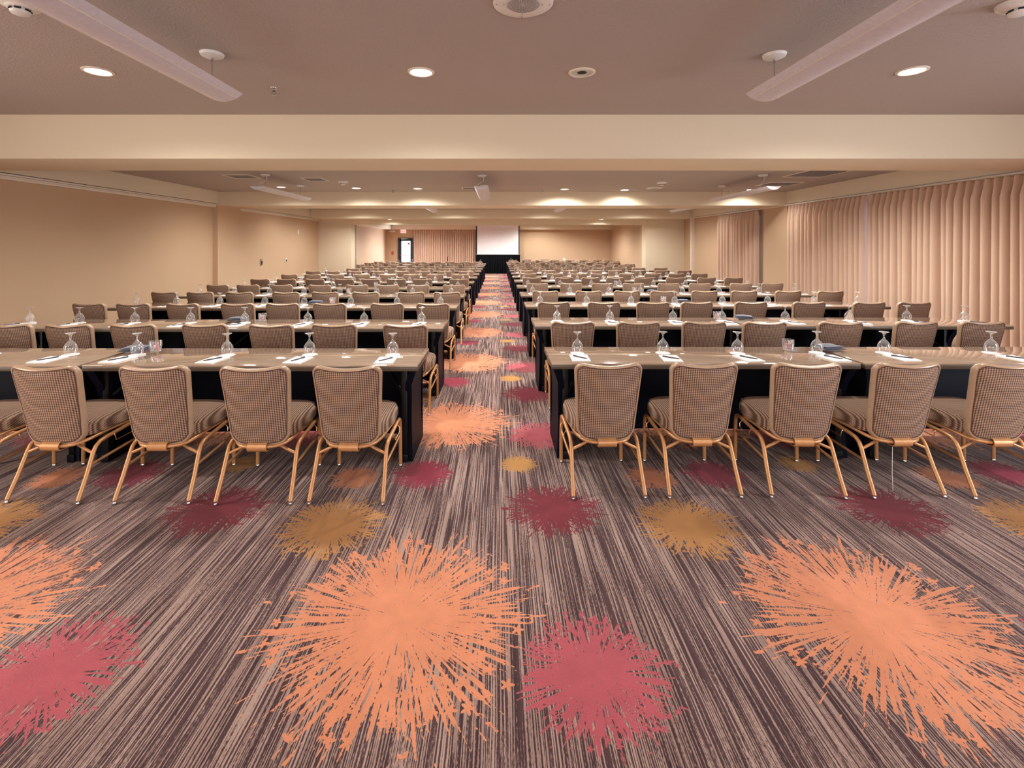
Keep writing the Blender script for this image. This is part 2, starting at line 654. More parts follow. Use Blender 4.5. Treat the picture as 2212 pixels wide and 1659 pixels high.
# far section
mb = MB().box((-FX - 0.15, (WINGE + FY) / 2, 1.6), (0.3, FY - WINGE, 3.4), 'wall')
struct('wall_far_left', mb, 'far section wall beside the exit door')
mb = MB().box((FX + 0.15, (WINGE + FY) / 2, 1.6), (0.3, FY - WINGE, 3.4), 'wall')
struct('wall_far_right', mb, 'far section wall opposite the exit door')
DX0, DX1, DZ = -5.88, -4.98, 2.06
mb = MB()
mb.box(((-7.2 + DX0) / 2, FY + 0.15, 1.6), (7.2 + DX0, 0.3, 3.4), 'wall')
mb.box(((DX1 + 7.2) / 2, FY + 0.15, 1.6), (7.2 - DX1, 0.3, 3.4), 'wall')
mb.box(((DX0 + DX1) / 2, FY + 0.15, (DZ + 3.3) / 2), (DX1 - DX0, 0.3, 3.3 - DZ), 'wall')
struct('wall_back', mb, 'tan end wall behind the projection screen')
struct('soffit', MB().box((0, FY - 0.25, 2.75), (2 * FX, 0.5, 0.42), 'soffit', 0.004), 'pale soffit band along the end wall')
struct('soffit', MB().box((-FX + 0.2, (WINGE + FY - 0.5) / 2, 2.75), (0.4, FY - 0.5 - WINGE, 0.42), 'soffit', 0.004), 'pale soffit band over the far wall beside the exit door')
struct('trim_4', MB().box((-OPEN - 0.02 + 0.04, WINGE + 0.02, ZHEAD / 2), (0.04, 0.04, ZHEAD), 'steel'), 'thin metal edge strip on the opening jamb')

# ------------------------------------------------------------------ exit door
dr = tag(obj('door_1', None, None, ((DX0 + DX1) / 2, FY, 0)), 'dark framed glazed exit door glowing with daylight', None, None, 'structure')
W_ = DX1 - DX0
for s in (-1, 1):
    obj('door_jamb', MB().box((s * (W_ / 2 - 0.04), 0, DZ / 2), (0.08, 0.16, DZ), 'frame', 0.008), dr)
obj('door_head', MB().box((0, 0, DZ - 0.04), (W_ - 0.16, 0.16, 0.08), 'frame', 0.008), dr)
leaf = obj('door_leaf', MB().box((0, 0.03, 0.15), (W_ - 0.16, 0.05, 0.30), 'frame', 0.006)
           .box((-W_ / 2 + 0.13, 0.03, 1.0), (0.10, 0.05, 1.96), 'frame', 0.006)
           .box((W_ / 2 - 0.13, 0.03, 1.0), (0.10, 0.05, 1.96), 'frame', 0.006)
           .box((0, 0.03, 1.93), (W_ - 0.2, 0.05, 0.10), 'frame', 0.006), dr)
pw, ph = (W_ - 0.36) / 2, 0.395
for i in range(2):
    for j in range(4):
        cx, cz = (-0.5 + i) * pw, 0.30 + ph * (j + 0.5)
        obj('pane', MB().box((cx, 0.03, cz), (pw - 0.02, 0.012, ph - 0.02), 'daylight'), leaf)
obj('glazing_bar', MB().box((0, 0.03, 1.09), (0.02, 0.03, 1.58), 'white'), leaf)
for j in range(1, 4):
    obj('glazing_bar', MB().box((0, 0.03, 0.30 + ph * j), (2 * pw, 0.03, 0.02), 'white'), leaf)
st = MB().lathe([(0.06, 0), (0.06, 0.004)], n=24, m='red', cap0=True, cap1=True)
obj('sticker', st, leaf, (0.16, 0.018, 1.72), (PI / 2, 0, 0))
cl = obj('door_closer', MB().box((-0.12, -0.09, 2.0), (0.26, 0.06, 0.06), 'steel', 0.008), dr)
obj('closer_arm', MB().tube([(-0.02, -0.1, 1.99), (0.14, -0.2, 2.02), (0.2, -0.06, 2.03)], 0.009, 'steel'), cl)
obj('push_bar', MB().tube([(-0.3, -0.03, 1.02), (-0.3, -0.09, 1.02), (0.3, -0.09, 1.02), (0.3, -0.03, 1.02)], 0.018, 'steel'), leaf)

# exit sign, emergency light, alarm, wall plates
es = thing('exit_sign', 'illuminated white and red exit sign above the glazed door', 'exit sign', (-5.57, FY - 0.02, 2.44))
obj('sign_box', MB().box((0, -0.03, 0), (0.32, 0.06, 0.2), 'exit_glow', 0.008), es)
fc = bpy.data.curves.new('lettering', 'FONT')
fc.body = 'EXIT'
fc.size = 0.15
fc.align_x = 'CENTER'
fc.align_y = 'CENTER'
fc.extrude = 0.004
fc.materials.append(M['exit_red'])
tmp_text = bpy.data.objects.new('lettering', fc)
COL.objects.link(tmp_text)
letters = bpy.data.meshes.new_from_object(tmp_text.evaluated_get(bpy.context.evaluated_depsgraph_get()))
bpy.data.objects.remove(tmp_text)
obj('lettering', letters, es, (0, -0.066, 0), (PI / 2, 0, 0))
em = thing('emergency_light', 'white twin-head emergency light beside the exit sign', 'light', (-6.23, FY, 2.45))
obj('housing', MB().box((0, -0.035, 0), (0.2, 0.07, 0.12), 'white', 0.015), em)
for s in (-1, 1):
    obj('lamp_head', MB().lathe([(0.03, 0), (0.055, 0.03), (0.05, 0.06)], n=16, m='white', cap0=True, cap1=True), em, (s * 0.14, -0.03, 0), (PI / 2, 0, 0))
pl = thing('fire_alarm_station', 'small red fire alarm pull station beside the exit door', 'alarm', (-6.2, FY, 1.18))
obj('body', MB().box((0, -0.02, 0), (0.11, 0.05, 0.16), 'red', 0.01), pl)
obj('pull_handle', MB().box((0, -0.05, 0.0), (0.04, 0.015, 0.05), 'white', 0.004), pl)


def plate(name, label, cat, y, z, h, wd, mat, inner, x=XL, sgn=1):
    p = thing(name, label, cat, (x, y, z))
    obj('cover_plate', MB().box((sgn * 0.012, 0, 0), (0.024, wd, h), mat, 0.006), p)
    obj('insert', MB().box((sgn * 0.026, 0, -h * 0.04), (0.012, wd * 0.5, h * 0.5), inner, 0.003), p)
    return p


plate('thermostat_plate', 'upright white plate high on the plain wall', 'wall plate', 16.6, 2.09, 0.16, 0.12, 'white', 'ivory')
plate('wall_socket', 'grey and black wall control low on the plain wall', 'wall plate', 14.04, 1.15, 0.17, 0.11, 'steel', 'dark')
plate('thermostat', 'white thermostat with dark display on the plain wall', 'thermostat', 15.66, 1.15, 0.14, 0.13, 'white', 'dark')
p = thing('outlet_plate', 'small white outlet plate on the end wall', 'wall plate', (3.84, FY, 0.80))
obj('cover_plate', MB().box((0, -0.012, 0), (0.12, 0.024, 0.14), 'paper', 0.006), p)
obj('socket', MB().box((0, -0.026, 0), (0.04, 0.01, 0.06), 'ivory', 0.003), p)


# ------------------------------------------------------------------ curtains
def curtain(name, label, a, b, pleats, z0, z1, axis='y', at=XR - 0.10, sgn=-1, amp=0.125, seed=1):
    rnd = random.Random(seed)
    per = 16
    n = pleats * per
    amps = [amp * rnd.uniform(0.75, 1.25) for _ in range(pleats + 1)]
    drift = [rnd.uniform(-0.03, 0.03) for _ in range(pleats + 1)]
    rows = [0.0, 0.012, 0.03, 0.05, 0.075, 0.11, 0.18, 0.3, 0.45, 0.6, 0.75, 0.9, 1.0]
    vs, fs = [], []
    L = (b - a)
    for h in rows:
        z = z1 + (z0 - z1) * h
        for i in range(n + 1):
            k = min(i // per, pleats - 1)
            ph = (i % per) / per if i < n else 1.0
            lob = math.sin(PI * ph)
            top = max(0.0, 1 - h / 0.11)
            full = amps[k] * math.sqrt(max(0.0, 1 - ((ph - 0.5) / 0.37) ** 2))
            pinch = 0.62 * amp * (max(0.0, 1 - abs(ph - 0.5) / 0.24) ** 0.5) + 0.008 * math.sin(6 * PI * ph) * (1 - abs(ph - .5))
            off = full * (1 - top) + pinch * top
            sway = drift[k] * h * math.sin(PI * ph) 
            t = a + L * (k + ph) / pleats + sway
            d = at + sgn * off
            vs.append((d, t, z) if axis == 'y' else (t, d, z))
    for r in range(len(rows) - 1):
        for i in range(n):
            q = r * (n + 1) + i
            fs.append((q, q + 1, q + n + 2, q + n + 1))
    root = thing(name, label, 'curtain')
    me = MB().add(vs, fs, 'curtain').mesh('fabric', 45)
    f = obj('fabric', me, root)
    sol = f.modifiers.new('thickness', 'SOLIDIFY')
    sol.thickness = 0.004
    return root


def wand(label, loc, length, group=None):
    r = thing('curtain_wand', label, 'curtain wand', loc)
    obj('rod', MB().tube([(0, 0, 0), (0, 0, -length)], 0.009, 'white', 8), r)
    obj('grip', MB().tube([(0, 0, -length), (0, 0, -length - 0.12)], 0.013, 'white', 8), r)


curtain('drape', 'long rose-beige pleated drape nearest the camera', 4.7, 9.06, 33, 0.03, 2.60, seed=3)
curtain('drape', 'rose-beige pleated drape between the long drape and the pilaster', 9.14, 11.6, 19, 0.03, 2.60, seed=5)
curtain('drape', 'short rose-beige drape panel beside the middle pilaster', 13.0, 14.05, 9, 0.03, 2.58, seed=8)
curtain('drape', 'short rose-beige drape panel toward the wing wall', 14.11, 15.25, 9, 0.03, 2.58, seed=9)
curtain('drape', 'brown drape panel beside the glazed exit door', -4.93, -2.98, 15, 0.03, 2.54, 'x', FY - 0.16, -1, 0.10, 11)
curtain('drape', 'brown drape panel beside the projection screen', -2.94, -1.05, 15, 0.03, 2.54, 'x', FY - 0.16, -1, 0.10, 12)
wand('thin white wand hanging where the two long drapes meet', (XR - 0.118, 9.10, 2.60), 1.15)
wand('thin white wand hanging between the short drape panels', (XR - 0.118, 14.08, 2.60), 0.95)
wand('thin white wand on the drapes beside the exit door', (-2.96, FY - 0.30, 2.545), 1.45)
for i, (a, b, lb) in enumerate(((5.2, 11.2, 'window behind the long drapes'), (13.2, 15.0, 'window behind the short drapes'))):
    wn = tag(obj('window_%d' % (i + 1), None, None, (XR, (a + b) / 2, 0)), 'daylit ' + lb, None, None, 'structure')
    obj('pane', MB().box((-0.02, 0, 1.35), (0.02, b - a, 2.2), 'blue_day'), wn)
    obj('window_frame', MB().box((-0.015, 0, 2.49), (0.03, b - a + 0.1, 0.08), 'ivory', 0.004), wn)

# ------------------------------------------------------------------ screen
sr = thing('projection_screen', 'white projection screen with black side borders above a black skirt', 'screen', (0.0, 27.75, 0))
SX0, SX1 = -1.29, 1.20
scx = (SX0 + SX1) / 2
obj('screen_surface', MB().box((scx, 0, 1.93), (SX1 - SX0 - 0.12, 0.02, 1.66), 'screen'), sr)
for s in (-1, 1):
    obj('side_border', MB().box((scx + s * (SX1 - SX0 - 0.06) / 2, 0, 1.93), (0.06, 0.03, 1.68), 'dark', 0.004), sr)
obj('bottom_bar', MB().box((scx, 0, 1.10), (SX1 - SX0, 0.04, 0.03), 'white', 0.006), sr)
obj('top_case', MB().box((scx, 0, 2.80), (SX1 - SX0, 0.12, 0.12), 'white', 0.02), sr)
vs, fs = [], []
n = 200
for h in (0, 0.06, 0.1, 0.3, 0.7, 1.0):
    for i in range(n + 1):
        t = i / n
        a = 0.02 + 0.04 * h
        off = a * math.sin(t * 2 * PI * 27 + 1.3 * math.sin(t * 40) * h) + 0.02 * math.sin(t * 60) * h
        vs.append((SX0 - 0.03 + (SX1 - SX0 + 0.06) * t, -0.06 + off, 1.07 * (1 - h)))
for r in range(5):
    for i in range(n):
        q = r * (n + 1) + i
        fs.append((q, q + 1, q + n + 2, q + n + 1))
obj('skirt_drape', MB().add(vs, fs, 'skirt'), sr)
obj('skirt_band', MB().box((scx, -0.06, 1.075), (SX1 - SX0 + 0.08, 0.06, 0.05), 'skirt', 0.008), sr)

# ------------------------------------------------------------------ ceiling things
def downlight(x, y, z, label, lit=True, power=60, color=WARM, ang=164, group='recessed downlights'):
    r = thing('recessed_downlight', label, 'downlight', (x, y, z), 0, group)
    obj('trim_ring', DL['ring'], r)
    if lit:
        obj('lamp_disc', DL['lamp'], r)
        d = bpy.data.lights.new('lamp_glow', 'SPOT')
        d.energy = power
        d.color = color
        d.spot_size = math.radians(ang)
        d.spot_blend = 0.6
        d.shadow_soft_size = 0.09
        o = bpy.data.objects.new('lamp_glow', d)
        COL.objects.link(o)
        o.parent = r
        o.location = (0, 0, -0.03)
    else:
        obj('reflector', DL['cup'], r)
    return r


DL = {
    'ring': MB().lathe([(0.088, 0), (0.088, -0.008), (0.096, -0.012), (0.112, -0.006), (0.113, 0)], n=28, m='ivory').mesh('trim_ring'),
    'lamp': MB().lathe([(0.0, -0.004), (0.089, -0.004)], n=28, m='lamp').mesh('lamp_disc'),
    'cup': MB().lathe([(0.002, -0.003), (0.04, -0.003)], n=28, m='dark').lathe([(0.04, -0.003), (0.066, -0.004), (0.089, -0.008)], n=28, m='steel').mesh('reflector'),
}
BAY = ['before the first beam', 'between the first two beams', 'between the second and third beams',
       'under the third beam', 'in the far section']
DLS = [
    (0, ZC1, [(-3.34, 4.03, 1), (-0.65, 4.05, 1), (0.70, 4.06, 0), (3.44, 4.02, 1), (-3.3, 0.4, 1), (3.3, 0.4, 1)], 165),
    (1, ZC2, [(-4.86, 10.8, 0.55), (-3.24, 11.0, 0.6), (-1.86, 11.1, 0.6), (1.53, 11.2, 0.8), (2.97, 11.37, 0.3), (5.9, 11.3, 0.3),
              (-3.9, 7.1, 0.5), (-1.5, 7.1, 1.1), (1.5, 7.1, 1.2), (4.5, 7.1, 0.9), (4.4, 8.1, 0.7)], 390),  # last one is an unseen downlight added to brighten the drapes
    (2, ZC2, [(-4.9, 16.6, 0.6), (-1.6, 16.6, 0.6), (1.6, 16.6, 0.6), (4.9, 16.6, 0.6), (-3.2, 13.7, 1), (0.1, 13.7, 1), (3.2, 13.7, 1), (-5.4, 14.8, 0.3), (5.6, 14.8, 0.3)], 430),  # last two are out of sight, added to lift the side walls
    (3, ZB, [(-4.07, 18.1, 1), (3.85, 18.1, 1)], 130),
    (4, ZF, [(-4.2, 21.0, 1), (0.0, 21.0, 1), (4.2, 21.0, 1), (-4.2, 25.2, 1), (-0.2, 25.0, 1), (4.2, 25.2, 1), (2.3, 26.6, 0.6)], 610),
]
for bay, z, pts, pw_ in DLS:
    for k, (x, y, lit) in enumerate(sorted(pts)):
        if lit:
            lb = 'round lit recessed downlight, %s from the exit-door side, %s' % (ORD[k], BAY[bay])
        else:
            lb = 'unlit recessed downlight with a mirrored reflector, before the first beam'
        downlight(x, y, z, lb, bool(lit), pw_ * lit)


def pendant(label, x, y0, y1, z, zc, ys, wdt=0.30):
    r = thing('pendant_light', label, 'pendant light', (x, 0, 0), 0, 'linear pendant lights')
    sec = [(-1 + k / 8.0, 0.062 * abs(-1 + k / 8.0) ** 2.2 - 0.008) for k in range(17)]
    sec += [(0.93, 0.056), (0.5, 0.052), (-0.5, 0.052), (-0.93, 0.056)]
    loops = [[(u * wdt / 2, yy, z + v) for (u, v) in sec] for yy in (y0, (y0 + y1) / 2, y1)]
    obj('housing', MB().rings(loops, 'pendant').mesh('housing', 50), r)
    for s in (-1, 1):
        obj('side_seam', MB().box((s * wdt * 0.33, (y0 + y1) / 2, z + 0.0165), (0.004, y1 - y0 - 0.02, 0.004), 'ivory'), r)
    for k, yc in enumerate(ys):
        obj('canopy', MB().lathe([(0.001, -0.035), (0.05, -0.033), (0.078, -0.02), (0.084, -0.004), (0.084, 0)], n=24, m='white'), r, (0, yc, zc))
        cb = obj('suspension_cable', MB().tube([(0, yc, zc - 0.03), (0, yc, z + 0.05)], 0.004, 'steel', 6), r)
        obj('cable_gripper', MB().tube([(0, yc, zc - 0.03), (0, yc, zc - 0.065)], 0.009, 'steel', 8), cb)
    if len(ys) > 1:
        yc = min(ys)
        pts = [(0.02, yc, zc - 0.03), (0.03, yc + 0.02, zc - 0.1), (-0.05, yc - 0.05, zc - 0.16), (-0.10, yc - 0.06, z + 0.10), (-0.04, yc, z + 0.055)]
        obj('power_cord', MB().tube(pts, 0.006, 'white', 6), r)
    return r


pendant('long pale pendant light nearest the camera on the exit-door side', -2.17, 1.5, 3.82, 2.79, ZC1, (1.9, 3.66))
pendant('long pale pendant light nearest the camera on the curtain side', 2.10, 1.5, 3.82, 2.79, ZC1, (1.9, 3.68))
pendant('pale pendant light before the middle beam on the exit-door side', -4.30, 8.6, 10.8, 2.64, ZC2, (8.9, 10.49), 0.26)
pendant('pale pendant light before the middle beam above the aisle', -0.31, 8.6, 10.8, 2.64, ZC2, (9.0, 10.5), 0.26)
pendant('pale pendant light before the middle beam on the curtain side', 4.90, 8.6, 10.9, 2.64, ZC2, (8.96, 10.6), 0.26)
pendant('pale pendant light past the middle beam on the exit-door side', -1.94, 13.0, 14.7, 2.64, ZC2, (13.3, 14.4), 0.26)
pendant('pale pendant light past the middle beam, inner one on curtain side', 1.79, 13.0, 14.7, 2.64, ZC2, (13.3, 14.4), 0.26)
pendant('pale pendant light past the middle beam, close to the drapes', 5.30, 13.0, 14.7, 2.64, ZC2, (13.3, 14.4), 0.26)

# loudspeakers
def speaker(x, y, z, label):
    r = thing('ceiling_speaker', label, 'speaker', (x, y, z))
    obj('baffle_plate', MB().lathe([(0.10, -0.012), (0.17, -0.012), (0.18, -0.006), (0.18, 0)], n=40, m='white'), r)
    g = obj('grille', MB().lathe([(0.0, -0.016), (0.06, -0.015), (0.10, -0.011)], n=40, m='white'), r)
    mb = MB()
    for i in range(11):
        rr = 0.012 + 0.008 * i
        nn = 6 + 5 * i
        for j in range(nn):
            th = 2 * PI * j / nn + 0.3 * i
            cx, cy = rr * math.cos(th), rr * math.sin(th)
            q = 0.0026
            mb.add([(cx - q, cy - q, -0.0172), (cx + q, cy - q, -0.0172), (cx + q, cy + q, -0.0172), (cx - q, cy + q, -0.0172)], [(0, 1, 2, 3)], 'dark')
    h = obj('perforations', mb, g)
    h['kind'] = 'stuff'
    for j in range(8):
        th = PI / 4 * j
        rr = 0.115 if j % 2 else 0.158
        th = PI / 2 * (j // 2)
        obj('screw', MB().lathe([(0.0, -0.017), (0.004, -0.016), (0.005, -0.012)], n=8, m='steel'), r, (rr * math.cos(th), rr * math.sin(th), 0))
    return r


speaker(0.147, 2.89, ZC1, 'round perforated ceiling speaker nearest the camera')
speaker(3.55, 11.0, ZC2, 'small far round ceiling speaker beside a lit downlight')


def smoke(x, y, z, label):
    r = thing('smoke_detector', label, 'smoke detector', (x, y, z), 0, 'smoke detectors')
    obj('base', MB().lathe([(0.001, -0.03), (0.085, -0.03), (0.10, -0.02), (0.105, 0)], n=28, m='white'), r)
    h = obj('sensor_head', MB().lathe([(0.001, -0.075), (0.03, -0.075), (0.045, -0.068), (0.05, -0.055)], n=24, m='white')
            .lathe([(0.05, -0.055), (0.042, -0.052), (0.042, -0.042), (0.062, -0.038), (0.07, -0.03)], n=24, m='white'), r)
    for j in range(6):
        th = PI / 3 * j
        obj('slot', MB().box((0.047, 0, -0.047), (0.008, 0.03, 0.008), 'dark'), h, (0, 0, 0), (0, 0, th))


smoke(-2.86, 2.89, ZC1, 'white smoke detector by the near pendant on the exit-door side')
smoke(3.12, 2.9, ZC1, 'white smoke detector by the near pendant on the curtain side')
smoke(-3.18, 9.88, ZC2, 'white smoke detector before the middle beam on the exit-door side')
smoke(3.38, 10.0, ZC2, 'white smoke detector before the middle beam on the curtain side')


def sprinkler(x, y, z, label):
    r = thing('sprinkler', label, 'sprinkler', (x, y, z), 0, 'ceiling sprinklers')
    obj('escutcheon', MB().lathe([(0.001, -0.012), (0.02, -0.012), (0.035, -0.004), (0.036, 0)], n=18, m='steel'), r)
    obj('sprinkler_head', MB().lathe([(0.012, -0.01), (0.014, -0.03), (0.008, -0.035)], n=12, m='steel')
        .tube([(-0.016, 0, -0.03), (-0.018, 0, -0.05), (0, 0, -0.065), (0.018, 0, -0.05), (0.016, 0, -0.03)], 0.004, 'steel', 6), r)
    obj('deflector', MB().lathe([(0.001, -0.068), (0.022, -0.066), (0.022, -0.063)], n=12, m='steel'), r)


sprinkler(-2.08, 4.47, ZC1, 'steel sprinkler head in front of the first beam')
for x, y, z, lb in ((-2.5, 11.45, ZC2, 'steel sprinkler before the middle beam on the exit-door side'),
                    (1.04, 11.45, ZC2, 'steel sprinkler before the middle beam near the aisle'),
                    (5.45, 11.45, ZC2, 'steel sprinkler before the middle beam near the drapes'),
                    (-5.6, 22.5, ZF, 'steel sprinkler in the far section near the exit door'),
                    (0.0, 23.0, ZF, 'steel sprinkler in the far section before the screen'),
                    (4.9, 22.5, ZF, 'steel sprinkler in the far section opposite the exit door')):
    sprinkler(x, y, z, lb)


def vent(x, y, z, sx, sy, label, slats=8):
    r = thing('ceiling_vent', label, 'vent', (x, y, z), 0, 'ceiling vents')
    f = MB()
    for s in (-1, 1):
        f.box((s * (sx / 2 - 0.012), 0, -0.006), (0.024, sy, 0.012), 'ivory')
        f.box((0, s * (sy / 2 - 0.012), -0.006), (sx - 0.048, 0.024, 0.012), 'ivory')
    obj('frame', f, r)
    obj('backing', MB().box((0, 0, -0.001), (sx - 0.04, sy - 0.04, 0.002), 'dark'), r)
    for k in range(slats):
        yy = -sy / 2 + 0.03 + (sy - 0.06) * (k + 0.5) / slats
        obj('slat', MB().box((0, yy, -0.006), (sx - 0.05, (sy - 0.06) / slats * 0.6, 0.006), 'grey'), r)


vent(-4.85, 9.14, ZC2, 0.5, 0.5, 'grey ceiling vent before the middle beam nearest the plain wall')
vent(-3.62, 9.53, ZC2, 0.4, 0.45, 'grey ceiling vent beside the smoke detector on the exit-door side')
vent(-0.62, 11.0, ZC2, 0.42, 0.3, 'small grey ceiling vent behind the aisle pendant')
vent(5.75, 8.75, ZC2, 0.75, 0.85, 'large grey ceiling vent nearest the long drape')
vent(5.95, 10.25, ZC2, 0.7, 0.6, 'large grey ceiling vent near the curtained pilaster')

# ------------------------------------------------------------------ chairs
BW_T, BW_B, BZ0, BZ1 = 0.222, 0.194, 0.345, 0.882


def back_outline():
    """rounded outline of the backrest in metres (x, z), anticlockwise from the lower corner"""
    zm = (BZ0 + BZ1) / 2
    pts = []

    def corner(cx, cz, r, a0, a1, n):
        for i in range(n + 1):
            a = math.radians(a0 + (a1 - a0) * i / n)
            pts.append((cx + r * math.cos(a), cz + r * math.sin(a)))
    rt, rb = 0.048, 0.085
    for i in range(7):                      # hollow top edge, right to left
        u = 1 - 2 * (i + 1) / 8
        pts.append((u * (BW_T - rt), BZ1 - 0.014 * (1 - u * u)))
    corner(-BW_T + rt, BZ1 - rt, rt, 90, 180, 6)
    for i in range(4):
        f = (i + 1) / 5
        pts.append((-(BW_T + (BW_B - BW_T) * f), BZ1 - rt + (BZ0 + rb - BZ1 + rt) * f))
    corner(-BW_B + rb, BZ0 + rb, rb, 180, 270, 7)
    for i in range(5):
        u = -1 + 2 * (i + 1) / 6
        pts.append((u * (BW_B - rb), BZ0 - 0.008 * (1 - u * u)))
    corner(BW_B - rb, BZ0 + rb, rb, 270, 360, 7)
    for i in range(4):
        f = 1 - (i + 1) / 5
        pts.append(((BW_T + (BW_B - BW_T) * f), BZ1 - rt + (BZ0 + rb - BZ1 + rt) * f))
    corner(BW_T - rt, BZ1 - rt, rt, 0, 90, 6)
    return pts


def back_pt(x, z, dy=0.0, k=1.0):
    """inset by scale k about the middle, on a reclined sheet hollow towards the sitter"""
    zm = 0.61
    x, z = x * k, zm + (z - zm) * k
    h = (z - BZ0) / (BZ1 - BZ0)
    y = 0.115 - 0.115 * max(0, h) ** 1.1 - 0.05 * (1 - (x / 0.222) ** 2)
    return (x, y + dy, z)


def chair_meshes():
    out = back_outline()
    d = {}
    loops = []
    # upholstered panel, back face domed, front face cushioned
    for (k, dy) in ((0.10, -0.020), (0.45, -0.020), (0.75, -0.019), (0.92, -0.016), (0.955, -0.012), (0.965, 0.0), (0.955, 0.015), (0.9, 0.03), (0.7, 0.042), (0.35, 0.046), (0.1, 0.046)):
        loops.append([back_pt(u, v, dy, k) for (u, v) in out])
    d['panel'] = MB().rings(loops, 'fabric')
    rim = [Vector(back_pt(u, v, 0.0, 0.972)) for (u, v) in out]
    N = len(rim)
    prof = [(-0.006, -0.017), (0.002, -0.016), (0.006, -0.009), (0.007, 0.006), (0.006, 0.018), (0.001, 0.025), (-0.008, 0.026), (-0.012, 0.016), (-0.012, -0.010)]
    cen = Vector((0, 0, 0.61))
    lps = []
    for i, p_ in enumerate(rim):
        tan = (rim[(i + 1) % N] - rim[i - 1])
        nrm = Vector((tan.z, 0, -tan.x)).normalized()
        if nrm.dot(Vector((p_.x, 0, p_.z - 0.61))) < 0:
            nrm = -nrm
        lps.append([(p_.x + nrm.x * a, p_.y + b_, p_.z + nrm.z * a) for (a, b_) in prof])
    vs, fs = [], []
    m_ = len(prof)
    for lp in lps:
        vs += lp
    for i in range(N):
        i2 = (i + 1) % N
        for j in range(m_):
            j2 = (j + 1) % m_
            fs.append((i * m_ + j, i * m_ + j2, i2 * m_ + j2, i2 * m_ + j))
    d['rim'] = MB().add(vs, fs, 'rim')
    d['piping'] = MB().tube([back_pt(u, v, -0.0165, 0.925) for (u, v) in out], 0.0024, 'piping', 5, True)
    # seat cushion
    lo = []
    for (k, z, e) in ((0.90, 0.388, 4.5), (0.985, 0.392, 4.5), (1.0, 0.41, 4.5), (1.0, 0.45, 4.5), (0.97, 0.474, 4.2), (0.88, 0.487, 4), (0.6, 0.494, 3.4), (0.2, 0.496, 3)):
        lp = []
        for i in range(40):
            th = 2 * PI * i / 40
            c, s = math.cos(th), math.sin(th)
            q = (abs(c) ** e + abs(s) ** e) ** (-1 / e)
            u, v = c * q * k, s * q * k
            hw = 0.222 + 0.018 * v
            yy = 0.315 + 0.225 * v
            lp.append((u * hw, yy, z + (0.012 * v if k < 1 else 0)))
        lo.append(lp)
    d['seat'] = MB().rings(lo, 'seat_fabric')
    # seat frame ring
    ring = []
    for i in range(40):
        th = 2 * PI * i / 40
        c, s = math.cos(th), math.sin(th)
        e = 4.0
        q = (abs(c) ** e + abs(s) ** e) ** (-1 / e)
        u, v = c * q, s * q
        ring.append((u * (0.200 + 0.016 * v), 0.300 + (0.225 if v > 0 else 0.235) * v - (0.02 if v < -0.6 else 0) * (1 - u * u), 0.374 - 0.034 * (0 if v > 0 else abs(v) ** 2)))
    d['seat_frame'] = MB().tube(ring, 0.012, 'metal', 8, True)

    def leg(s, front):
        X = s * 0.226
        if front:
            pts = [(X, 0.335, 0.352), (X, 0.43, 0.362), (X, 0.485, 0.362), (X, 0.512, 0.350), (X, 0.522, 0.322), (X + s * 0.002, 0.524, 0.25), (X + s * 0.004, 0.522, 0.013)]
        else:
            pts = [(X, 0.335, 0.352), (X, 0.21, 0.342), (X, 0.155, 0.332), (X, 0.125, 0.312), (X, 0.105, 0.278), (X + s * 0.005, 0.05, 0.15), (X + s * 0.010, -0.02, 0.013)]
        return MB().tube(pts, 0.0125, 'metal', 8, False, True), pts[-1]

    for s, nm in ((-1, 'l'), (1, 'r')):
        for fr in (0, 1):
            mb, end = leg(s, fr)
            d['leg%d%s' % (fr, nm)] = mb
            d['glide%d%s' % (fr, nm)] = MB().lathe([(0.0135, 0.0), (0.016, 0.006), (0.013, 0.012), (0.0125, 0.026)], (end[0], end[1], 0), 12, 'chrome', True, True)
        d['side_brace' + nm] = MB().tube([(s * 0.226, 0.075, 0.205), (s * 0.226, 0.523, 0.235)], 0.008, 'metal', 8, False, True)
        d['cross_brace' + nm] = MB().tube([(s * 0.226, 0.105, 0.272), (s * 0.16, 0.11, 0.30), (s * 0.07, 0.12, 0.345), (s * 0.03, 0.14, 0.355)], 0.009, 'metal', 8, False, True)
        d['clip' + nm] = MB().tube([(s * 0.232, 0.26, 0.345), (s * 0.25, 0.255, 0.325), (s * 0.25, 0.26, 0.300), (s * 0.25, 0.40, 0.304), (s * 0.25, 0.405, 0.33), (s * 0.232, 0.405, 0.352)], 0.0032, 'wire', 6)
    # flex bracket under the back
    vs, fs = [], []
    prof = [(0.050, 0.366), (0.034, 0.362), (0.024, 0.348), (0.024, 0.328), (0.034, 0.314), (0.060, 0.310), (0.10, 0.314)]
    for (y, z) in prof:
        for x in (-0.062, 0.062):
            vs.append((x, y, z))
    for (y, z) in prof:
        for x in (-0.062, 0.062):
            vs.append((x, y + 0.006, z + 0.005))
    n_ = len(prof)
    for i in range(n_ - 1):
        a = 2 * i
        fs.append((a, a + 1, a + 3, a + 2))
        b_ = a + 2 * n_
        fs.append((b_ + 2, b_ + 3, b_ + 1, b_))
        fs.append((a, a + 2, b_ + 2, b_))
        fs.append((a + 3, a + 1, b_ + 1, b_ + 3))
    d['bracket'] = MB().add(vs, fs, 'metal')
    return d


CM = chair_meshes()
ME = {k: v.mesh(k, 50) for k, v in CM.items()}


